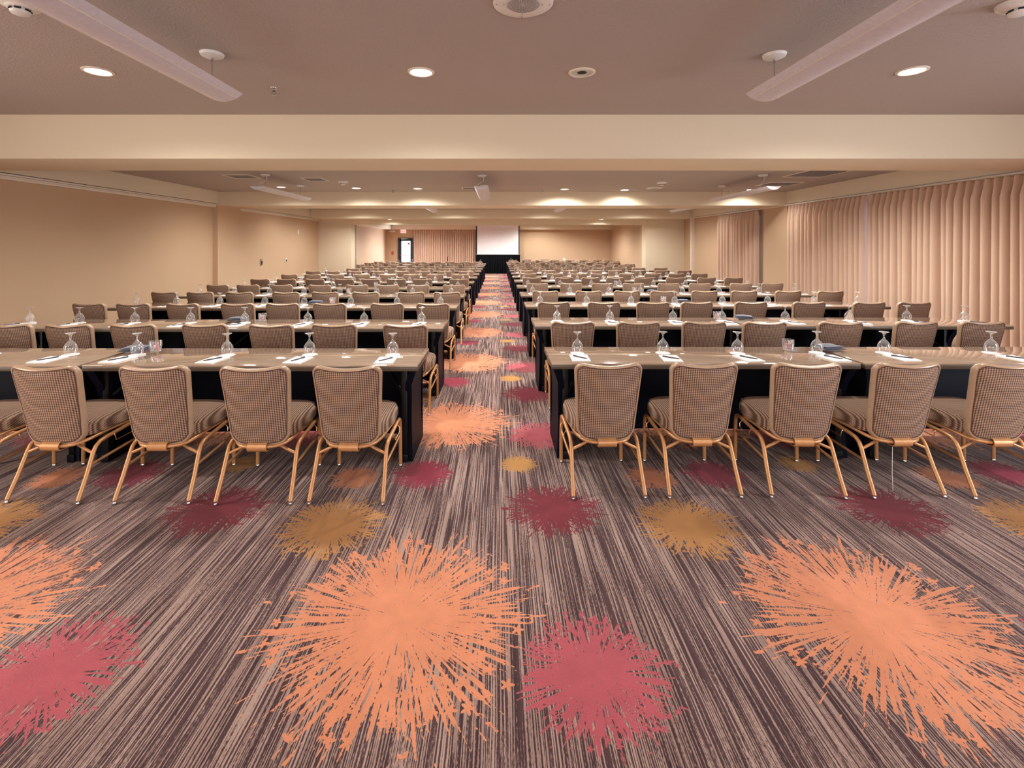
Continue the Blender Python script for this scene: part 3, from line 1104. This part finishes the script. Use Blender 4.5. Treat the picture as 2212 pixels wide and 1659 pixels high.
def chair_full(label):
    r = thing('banquet_chair', label, 'chair')
    b = obj('backrest', ME['panel'], r)
    obj('back_rim', ME['rim'], b)
    obj('piping', ME['piping'], b)
    obj('back_bracket', ME['bracket'], b)
    obj('seat', ME['seat'], r)
    obj('seat_frame', ME['seat_frame'], r)
    for nm in 'lr':
        for fr in (0, 1):
            lg = obj('leg', ME['leg%d%s' % (fr, nm)], r)
            obj('glide', ME['glide%d%s' % (fr, nm)], lg)
        obj('side_brace', ME['side_brace' + nm], r)
        obj('cross_brace', ME['cross_brace' + nm], r)
        obj('linking_clip', ME['clip' + nm], r)
    return r


def chair_mid(label):
    r = thing('banquet_chair', label, 'chair')
    b = obj('backrest', ME['panel'], r)
    obj('back_rim', ME['rim'], b)
    obj('seat', ME['seat'], r)
    sf = MB()
    for k in ('seat_frame', 'side_bracel', 'side_bracer', 'cross_bracel', 'cross_bracer', 'bracket'):
        sf.merge(CM[k])
    obj('seat_frame', sf.mesh('seat_frame', 50), r)
    for nm in 'lr':
        for fr in (0, 1):
            obj('leg', ME['leg%d%s' % (fr, nm)], r)
    return r


far_mb = MB()
for k in ('panel', 'rim', 'seat', 'seat_frame', 'leg0l', 'leg0r', 'leg1l', 'leg1r', 'side_bracel', 'side_bracer'):
    far_mb.merge(CM[k])
FARME = far_mb.mesh('banquet_chair', 50)

CHAIRS_R = [
    (3.16, [0.72, 1.35, 2.02, 2.68, 3.33, 4.00]),
    (4.87, [0.75, 1.41, 2.08, 2.68, 3.44, 4.22, 4.89]),
    (6.55, [0.75, 1.43, 2.09, 2.69, 3.43, 4.22, 5.02, 5.63]),
    (8.15, [0.79, 1.52, 2.17, 2.78, 3.48, 4.15, 4.89, 5.59]),
    (9.80, [0.79, 1.47, 2.11, 2.74, 3.45, 4.09, 4.92, 5.55]),
    (11.45, [0.79, 1.56, 2.18, 2.77, 3.44, 4.19, 4.94, 5.58]),
    (13.10, [0.80, 1.53, 2.18, 2.72, 3.48, 4.18, 4.83, 5.45]),
    (14.75, [0.83, 1.53, 2.19, 2.94, 3.57, 4.28, 5.00, 5.67]),
    (16.40, [0.75, 1.38, 2.09, 2.87, 3.44, 4.15, 4.76, 5.51]),
    (18.05, [0.80, 1.38, 2.13, 2.84, 3.42, 4.06, 4.69]),
    (19.70, [0.70, 1.43, 2.11, 2.78, 3.40, 4.06, 4.66, 5.34]),
    (21.35, [0.74, 1.39, 2.05, 2.66, 3.33, 3.95, 4.56, 5.17]),
    (23.00, [0.73, 1.51, 2.23, 2.93, 3.66, 4.36, 5.00, 5.55]),
    (24.65, [0.73, 1.42, 2.10, 2.86, 3.66, 4.37, 5.05, 5.60]),
]
CHAIRS_L = [
    (3.10, [-0.97, -1.56, -2.21, -2.91, -3.57]),
    (4.72, [-0.91, -1.61, -2.22, -2.88, -3.57, -4.19, -4.78]),
    (6.40, [-0.87, -1.48, -2.24, -2.86, -3.45, -4.18, -4.84, -5.43]),
    (7.95, [-0.85, -1.44, -2.19, -2.86, -3.50, -4.26, -4.92, -5.50]),
    (9.40, [-0.87, -1.57, -2.16, -2.76, -3.48, -4.24, -4.88, -5.47]),
    (11.00, [-0.90, -1.73, -2.33, -2.92, -3.51, -4.19, -4.83, -5.44]),
    (12.70, [-1.00, -1.67, -2.29, -2.91, -3.60, -4.28, -4.89, -5.50]),
    (14.30, [-0.96, -1.60, -2.25, -2.86, -3.60, -4.27, -4.92, -5.49]),
    (15.95, [-0.99, -1.68, -2.38, -2.98, -3.59, -4.20, -4.81]),
    (17.50, [-1.04, -1.76, -2.38, -2.92, -3.50, -4.11, -4.75]),
    (19.20, [-1.08, -1.66, -2.32, -2.98, -3.62, -4.17, -4.86, -5.52]),
    (20.80, [-1.10, -1.69, -2.35, -2.97, -3.59, -4.20, -4.87, -5.56]),
    (22.40, [-0.97, -1.57, -2.23, -2.90, -3.63, -4.31, -4.99, -5.56]),
]
proto = {}
for side, rows in (('L', CHAIRS_L), ('R', CHAIRS_R)):
    for ri, (d, xs) in enumerate(rows):
        for ci, x in enumerate(xs):
            label = 'taupe banquet chair, %s from the aisle, %s row on the %s' % (ORD[ci], ORD[ri], SIDE[side])
            grp = 'banquet chairs in rows'
            lod = 0 if ri < 4 else (1 if ri < 8 else 2)
            rz = math.radians(random.uniform(-2.5, 2.5))
            loc = (x, d + random.uniform(-0.015, 0.015), 0)
            if lod == 2:
                o = obj('banquet_chair', FARME, None, loc, (0, 0, rz))
                tag(o, label, 'chair', grp)
            elif lod not in proto:
                o = chair_full(label) if lod == 0 else chair_mid(label)
                o.location = loc
                o.rotation_euler = (0, 0, rz)
                o['group'] = grp
                proto[lod] = o
            else:
                copy_tree(proto[lod], loc, rz, label, grp)

# ------------------------------------------------------------------ tables
TZ, TD, TH = 0.755, 0.60, 0.048
TOP_CACHE = {}


def table(x0, x1, y, label, aisle_left, wall_end):
    """x0<x1; y = edge facing the chairs"""
    L = x1 - x0
    root = thing('training_table', label, 'table', ((x0 + x1) / 2, y + TD / 2, 0), 0, 'training tables in rows')
    key = (round(L, 3), aisle_left, wall_end)
    if key not in TOP_CACHE:
        top = MB().box((0, 0, TZ - 0.008), (L - 0.004, TD - 0.004, 0.016), 'laminate', 0.006)
        edge = MB().box((0, 0, TZ - 0.012 - (TH - 0.014) / 2), (L, TD, TH - 0.014), 'edge', 0.010)
        # back cloth: hangs from the far edge to the carpet, cut away in an arch at the wall end
        n = 36
        vs, fs = [], []
        for i in range(n + 1):
            u = i / n
            X = -L / 2 + 0.05 + (L - 0.10) * u
            dist = (u if aisle_left is False else 1 - u) * L   # distance from the far (wall side) end
            hem = 0.015 + 0.035 * math.sin(PI * u)
            if wall_end and dist < 0.62:
                hem = max(hem, (TZ - 0.09) * math.sqrt(max(0.0, 1 - (dist / 0.62) ** 2)))
            zt = TZ - TH + 0.004
            for k in range(4):
                f = k / 3
                z = zt + (hem - zt) * f
                vs.append((X, TD / 2 - 0.03 - 0.05 * math.sin(PI * f) * (0.4 + 0.6 * math.sin(PI * u)), z))
        for i in range(n):
            for k in range(3):
                q = i * 4 + k
                fs.append((q, q + 1, q + 5, q + 4))
        back = MB().add(vs, fs, 'black_cloth')
        ends = []
        for s in (-1, 1):
            is_wall = wall_end and ((s > 0) == bool(aisle_left))
            ins = 0.62 if is_wall else 0.05
            X = s * (L / 2 - ins)
            vs, fs = [], []
            prof = []
            for k in range(13):
                f = k / 12
                z = TZ - TH + 0.003 - (TZ - TH - 0.004) * f
                narrow = 0.055 * math.sin(PI * min(1, f * 1.05))
                xo = s * 0.035 * max(0, 1 - f * 6) - s * 0.012 * math.sin(PI * f)
                prof.append((X + xo, -TD / 2 + 0.015 + 0.062 * min(1, f * 3) + 0.3 * narrow, TD / 2 - 0.03, z))
            for (a, b_, c_, z) in prof:
                vs += [(a, b_, z), (a, c_, z), (a - s * 0.05, b_ + 0.01, z)]
            for k in range(12):
                q = 3 * k
                fs += [(q, q + 1, q + 4, q + 3), (q + 2, q, q + 3, q + 5)]
            ends.append(MB().add(vs, fs, 'black_cloth').mesh('end_cloth', 60))
        legs = []
        for s in (-1, 1):
            is_wall = wall_end and ((s > 0) == bool(aisle_left))
            X = s * (L / 2 - (0.68 if is_wall else 0.115))
            lg = MB().box((X, -TD / 2 + 0.105, 0.37), (0.045, 0.05, 0.67), 'black_metal', 0.004)
            l2 = MB().box((X, TD / 2 - 0.12, 0.37), (0.045, 0.05, 0.67), 'black_metal', 0.004)
            fm = MB().box((X, 0.02, 0.03), (0.055, TD - 0.10, 0.06), 'black_metal', 0.006)
            br = MB().tube([(X - s * 0.02, -TD / 2 + 0.12, 0.50), (X - s * 0.16, -0.02, 0.66), (X - s * 0.24, 0.05, 0.70)], 0.012, 'black_metal', 6)
            legs.append((lg.mesh('leg'), fm.mesh('foot_bar'), br.mesh('folding_brace'), l2.mesh('leg')))
        TOP_CACHE[key] = (top.mesh('tabletop'), edge.mesh('edge_band'), back.mesh('back_cloth', 60), ends, legs)
    top, edge, back, ends, legs = TOP_CACHE[key]
    t_ = obj('tabletop', top, root)
    obj('edge_band', edge, t_)
    obj('back_cloth', back, root)
    for e in ends:
        obj('end_cloth', e, root)
    for (a, b_, c_, a2) in legs:
        lg = obj('leg', a, root)
        obj('foot_bar', b_, lg)
        obj('folding_brace', c_, lg)
        obj('leg', a2, root)
    return root


# ------------------------------------------------------------------ table settings
gob = [(0.036, 0.0), (0.0385, 0.01), (0.044, 0.03), (0.0455, 0.048), (0.043, 0.066), (0.034, 0.085), (0.022, 0.100), (0.012, 0.111),
       (0.0075, 0.120), (0.006, 0.132), (0.0065, 0.145), (0.010, 0.156), (0.018, 0.164), (0.032, 0.170), (0.036, 0.172), (0.035, 0.1745), (0.018, 0.1725), (0.001, 0.171)]
GLASS_N = MB().lathe(gob[:9], n=28, m='glass').mesh('bowl', 60)
STEM_N = MB().lathe(gob[8:12], n=16, m='glass').mesh('stem', 60)
FOOT_N = MB().lathe(gob[11:], n=28, m='glass').mesh('foot', 60)
GLASS_F = MB().lathe(gob, n=14, m='glass').mesh('goblet', 60)
DOILY = MB()
lp = [[], [], []]
for i in range(48):
    th = 2 * PI * i / 48
    rr = 0.058 + 0.0022 * math.cos(12 * th)
    lp[0].append((rr * math.cos(th), rr * math.sin(th), 0.0))
    lp[1].append((rr * math.cos(th), rr * math.sin(th), 0.0022))
    lp[2].append((0.9 * rr * math.cos(th), 0.9 * rr * math.sin(th), 0.003))
DOILY = DOILY.rings(lp, 'paper').mesh('paper_coaster', 60)
PAD_S = MB().box((0, 0, 0.005), (0.14, 0.21, 0.007), 'paper', 0.001).mesh('page_block')
PAD_B = MB().box((0, 0, 0.001), (0.141, 0.211, 0.002), 'white').mesh('backing_card')
PAD_F = MB().box((0, 0, 0.004), (0.14, 0.21, 0.008), 'paper').mesh('notepad')
PEN_B = MB().tube([(0, -0.062, 0.005), (0, 0.066, 0.005)], 0.0046, 'pen', 8).mesh('barrel')
PEN_T = MB().tube([(0, -0.072, 0.005), (0, -0.062, 0.005)], [0.0015, 0.0042], 'pen_tip', 8).mesh('tip')
PEN_C = MB().box((0, 0.045, 0.0105), (0.003, 0.036, 0.002), 'pen').mesh('clip')

SET_R = [0.66, 1.34, 2.03, 2.66, 3.40, 4.12, 4.83, 5.50]
SET_L = [-0.87, -1.53, -2.20, -2.90, -3.52, -4.16, -4.82, -5.42]
SET_R1 = [0.65, 1.36, 1.97, 2.64, 3.19, 4.08]
SET_L1 = [-0.86, -1.54, -2.20, -2.94, -3.49, -4.15]
ROW_T = {}
for side, rows in (('L', CHAIRS_L), ('R', CHAIRS_R)):
    sg = -1 if side == 'L' else 1
    for ri, (d, xs) in enumerate(rows):
        yt = d + 0.49
        if side == 'R':
            spans = [(0.40, 2.74), (2.77, 5.72)] if ri not in (9,) else [(0.40, 2.74), (2.77, 5.30)]
        else:
            spans = [(-3.10, -0.60), (-5.70, -3.13)] if ri not in (8, 9) else [(-3.10, -0.60), (-5.30, -3.13)]
        for k, (a, b) in enumerate(spans):
            lb = 'brown topped training table %s in the %s row on the %s' % ('next to the aisle' if k == 0 else 'away from the aisle', ORD[ri], SIDE[side])
            table(a, b, yt, lb, side == 'R', k == 1)
        base = (SET_R1 if ri == 0 else SET_R) if side == 'R' else (SET_L1 if ri == 0 else SET_L)
        lim = abs(spans[1][0] if side == 'L' else spans[1][1]) - 0.1
        rnd = random.Random(100 * ri + (7 if side == 'L' else 3))
        for ci, x in enumerate(base):
            if abs(x) > lim:
                continue
            x += rnd.uniform(-0.03, 0.03) if ri else 0.0
            where = '%s from the aisle, %s table row on the %s' % (ORD[ci], ORD[ri], SIDE[side])
            gy = yt + 0.345 + rnd.uniform(-0.02, 0.02)
            zz = TZ
            if ri < 8:
                tag(obj('paper_coaster', DOILY, None, (x, gy, zz)), 'round white paper coaster %s' % where, 'coaster', 'white paper coasters')
                zz += 0.0032
            if ri < 4:
                g = thing('water_glass', 'upturned stemmed water glass %s' % where, 'glass', (x, gy, zz), 0, 'upturned water glasses')
                obj('bowl', GLASS_N, g)
                obj('stem', STEM_N, g)
                obj('foot', FOOT_N, g)
            else:
                tag(obj('water_glass', GLASS_F, None, (x, gy, zz)), 'upturned stemmed water glass %s' % where, 'glass', 'upturned water glasses')
            if ri < 8:
                pxx = x + sg * 0.0 - 0.01
                py = yt + 0.15 + rnd.uniform(-0.015, 0.015)
                pr = math.radians(rnd.uniform(-7, 7))
                if ri < 3:
                    pd = thing('notepad', 'white notepad %s' % where, 'notepad', (pxx, py, TZ), pr, 'white notepads')
                    obj('page_block', PAD_S, pd)
                    obj('backing_card', PAD_B, pd)
                else:
                    tag(obj('notepad', PAD_F, None, (pxx, py, TZ), (0, 0, pr)), 'white notepad %s' % where, 'notepad', 'white notepads')
                if ri < 5:
                    pn = thing('pen', 'slim grey pen %s' % where, 'pen', (pxx, py, TZ + 0.0086),
                               math.radians((-25 if side == 'L' else 40) + rnd.uniform(-14, 14)), 'grey pens')
                    obj('barrel', PEN_B, pn)
                    obj('tip', PEN_T, pn)
                    obj('clip', PEN_C, pn)

# tumblers of sweets and folded napkins, one set in each of the nearer rows
TUM = MB()
lp = []
for (r_, z) in ((0.031, 0.004), (0.034, 0.03), (0.038, 0.06), (0.042, 0.095), (0.0395, 0.095), (0.035, 0.06), (0.030, 0.016), (0.005, 0.012)):
    q = []
    for i in range(24):
        th = 2 * PI * i / 24
        e = 5 if z < 0.08 else 2.6
        c, s = math.cos(th), math.sin(th)
        k = (abs(c) ** e + abs(s) ** e) ** (-1 / e)
        q.append((r_ * c * k, r_ * s * k, z))
    lp.append(q)
TUM.rings(lp, 'glass')
TUM = TUM.mesh('tumbler', 50)
SW = {}
for nm in ('pink', 'sweet'):
    mb = MB()
    mb.lathe([(0.001, -0.008), (0.008, -0.005), (0.0095, 0), (0.008, 0.005), (0.001, 0.008)], n=8, m=nm)
    for s in (-1, 1):
        mb.lathe([(0.002, 0), (0.006, s * 0.006)], (0, 0, s * 0.008), 6, m=nm)
    SW[nm] = mb.mesh('wrapped_sweet', 50)


def napkin_mesh(seed):
    rnd = random.Random(seed)
    mb = MB()
    for k in range(3):
        sx, sy = 0.098 - 0.006 * k, 0.075 - 0.004 * k
        z0 = 0.012 * k
        nx, ny = 10, 8
        vs, fs = [], []
        a = rnd.uniform(-0.12, 0.12)
        for lay in (0, 1):
            for i in range(nx + 1):
                for j in range(ny + 1):
                    u, v = -1 + 2 * i / nx, -1 + 2 * j / ny
                    dome = 0.007 * (1 - abs(u) ** 3) * (1 - abs(v) ** 3) + 0.004 * math.sin(3 * u + k) * (1 - v * v)
                    x, y = u * sx, v * sy
                    vs.append((x * math.cos(a) - y * math.sin(a), x * math.sin(a) + y * math.cos(a), z0 + (0.004 + dome if lay else 0.0)))
        st_ = (nx + 1) * (ny + 1)
        for i in range(nx):
            for j in range(ny):
                q = i * (ny + 1) + j
                fs.append((q + ny + 1, q + ny + 2, q + 1, q))
                fs.append((st_ + q, st_ + q + 1, st_ + q + ny + 2, st_ + q + ny + 1))
        for i in range(nx):
            for j in (0, ny):
                q = i * (ny + 1) + j
                fs.append((q, q + ny + 1, st_ + q + ny + 1, st_ + q))
        for j in range(ny):
            for i in (0, nx):
                q = i * (ny + 1) + j
                fs.append((q, q + 1, st_ + q + 1, st_ + q))
        mb.add(vs, fs, 'napkin')
    return mb.mesh('folded_napkin', 60)


NAPK = [napkin_mesh(1), napkin_mesh(2)]
SAUCER = MB().lathe([(0.001, 0.0), (0.04, 0.0), (0.045, 0.004), (0.085, 0.014), (0.086, 0.016), (0.045, 0.008), (0.001, 0.007)], n=32, m='porcelain').mesh('saucer', 50)
EXTRAS = [('L', 0, -2.86, -3.03), ('R', 0, 2.45, 2.80), ('L', 1, -2.76, -3.06), ('R', 1, 2.62, 2.95), ('L', 2, -2.52, -2.78), ('R', 2, 2.55, 2.86),
          ('L', 3, -2.75, None), ('R', 3, 2.55, 2.9), ('L', 4, -2.62, None), ('R', 4, 2.60, None), ('L', 5, -2.62, None), ('R', 5, 2.7, None)]
for side, ri, tx, nx in EXTRAS:
    d = (CHAIRS_L if side == 'L' else CHAIRS_R)[ri][0]
    yy = d + 0.49 + 0.44
    rw = '%s table row on the %s' % (ORD[ri], SIDE[side])
    tb = tag(obj('tumbler', TUM, None, (tx, yy, TZ)), 'clear tumbler of wrapped sweets, %s' % rw, 'tumbler', 'tumblers of sweets')
    rnd = random.Random(ri * 9 + (side == 'L'))
    if ri < 4:
        for k in range(9):
            th = rnd.uniform(0, 2 * PI)
            rr = rnd.uniform(0.004, 0.019)
            col = ('pink', 'sweet')[k % 2]
            o = obj('wrapped_sweet', SW[col], None, (tx + rr * math.cos(th), yy + rr * math.sin(th), TZ + 0.024 + 0.0055 * k),
                    (rnd.uniform(0, 3), rnd.uniform(0, 3), rnd.uniform(0, 3)))
            tag(o, '%s wrapped sweet in the tumbler, %s' % ('pink' if col == 'pink' else 'white', rw), 'sweet', 'sweets in the tumbler, ' + rw)
    if nx is not None:
        tag(obj('saucer', SAUCER, None, (nx, yy + 0.01, TZ)), 'white saucer under folded napkins, %s' % rw, 'saucer', 'white saucers')
        tag(obj('napkin_stack', NAPK[ri % 2], None, (nx, yy + 0.01, TZ + 0.017), (0, 0, math.radians(rnd.uniform(-15, 15)))),
            'folded slate blue napkins on a saucer, %s' % rw, 'napkins', 'folded napkins')

# head table with chairs turned to the hall
table(1.25, 3.6, 26.35, 'brown topped head table beside the projection screen', True, False)
for k, x in enumerate((1.66, 2.62)):
    o = obj('banquet_chair', FARME, None, (x, 27.62, 0), (0, 0, PI))
    tag(o, 'taupe banquet chair behind the head table, %s the screen' % ('next to' if k == 0 else 'away from'), 'chair', 'head table chairs')
# loose thread hanging from the fourth chair of the front row
th = MB().tube([(2.62, 3.215, 0.307), (2.615, 3.21, 0.22), (2.61, 3.205, 0.13), (2.612, 3.2, 0.02)], 0.0016, 'paper', 5)
tag(obj('loose_thread', th), 'loose white thread hanging under a front row chair', 'thread')
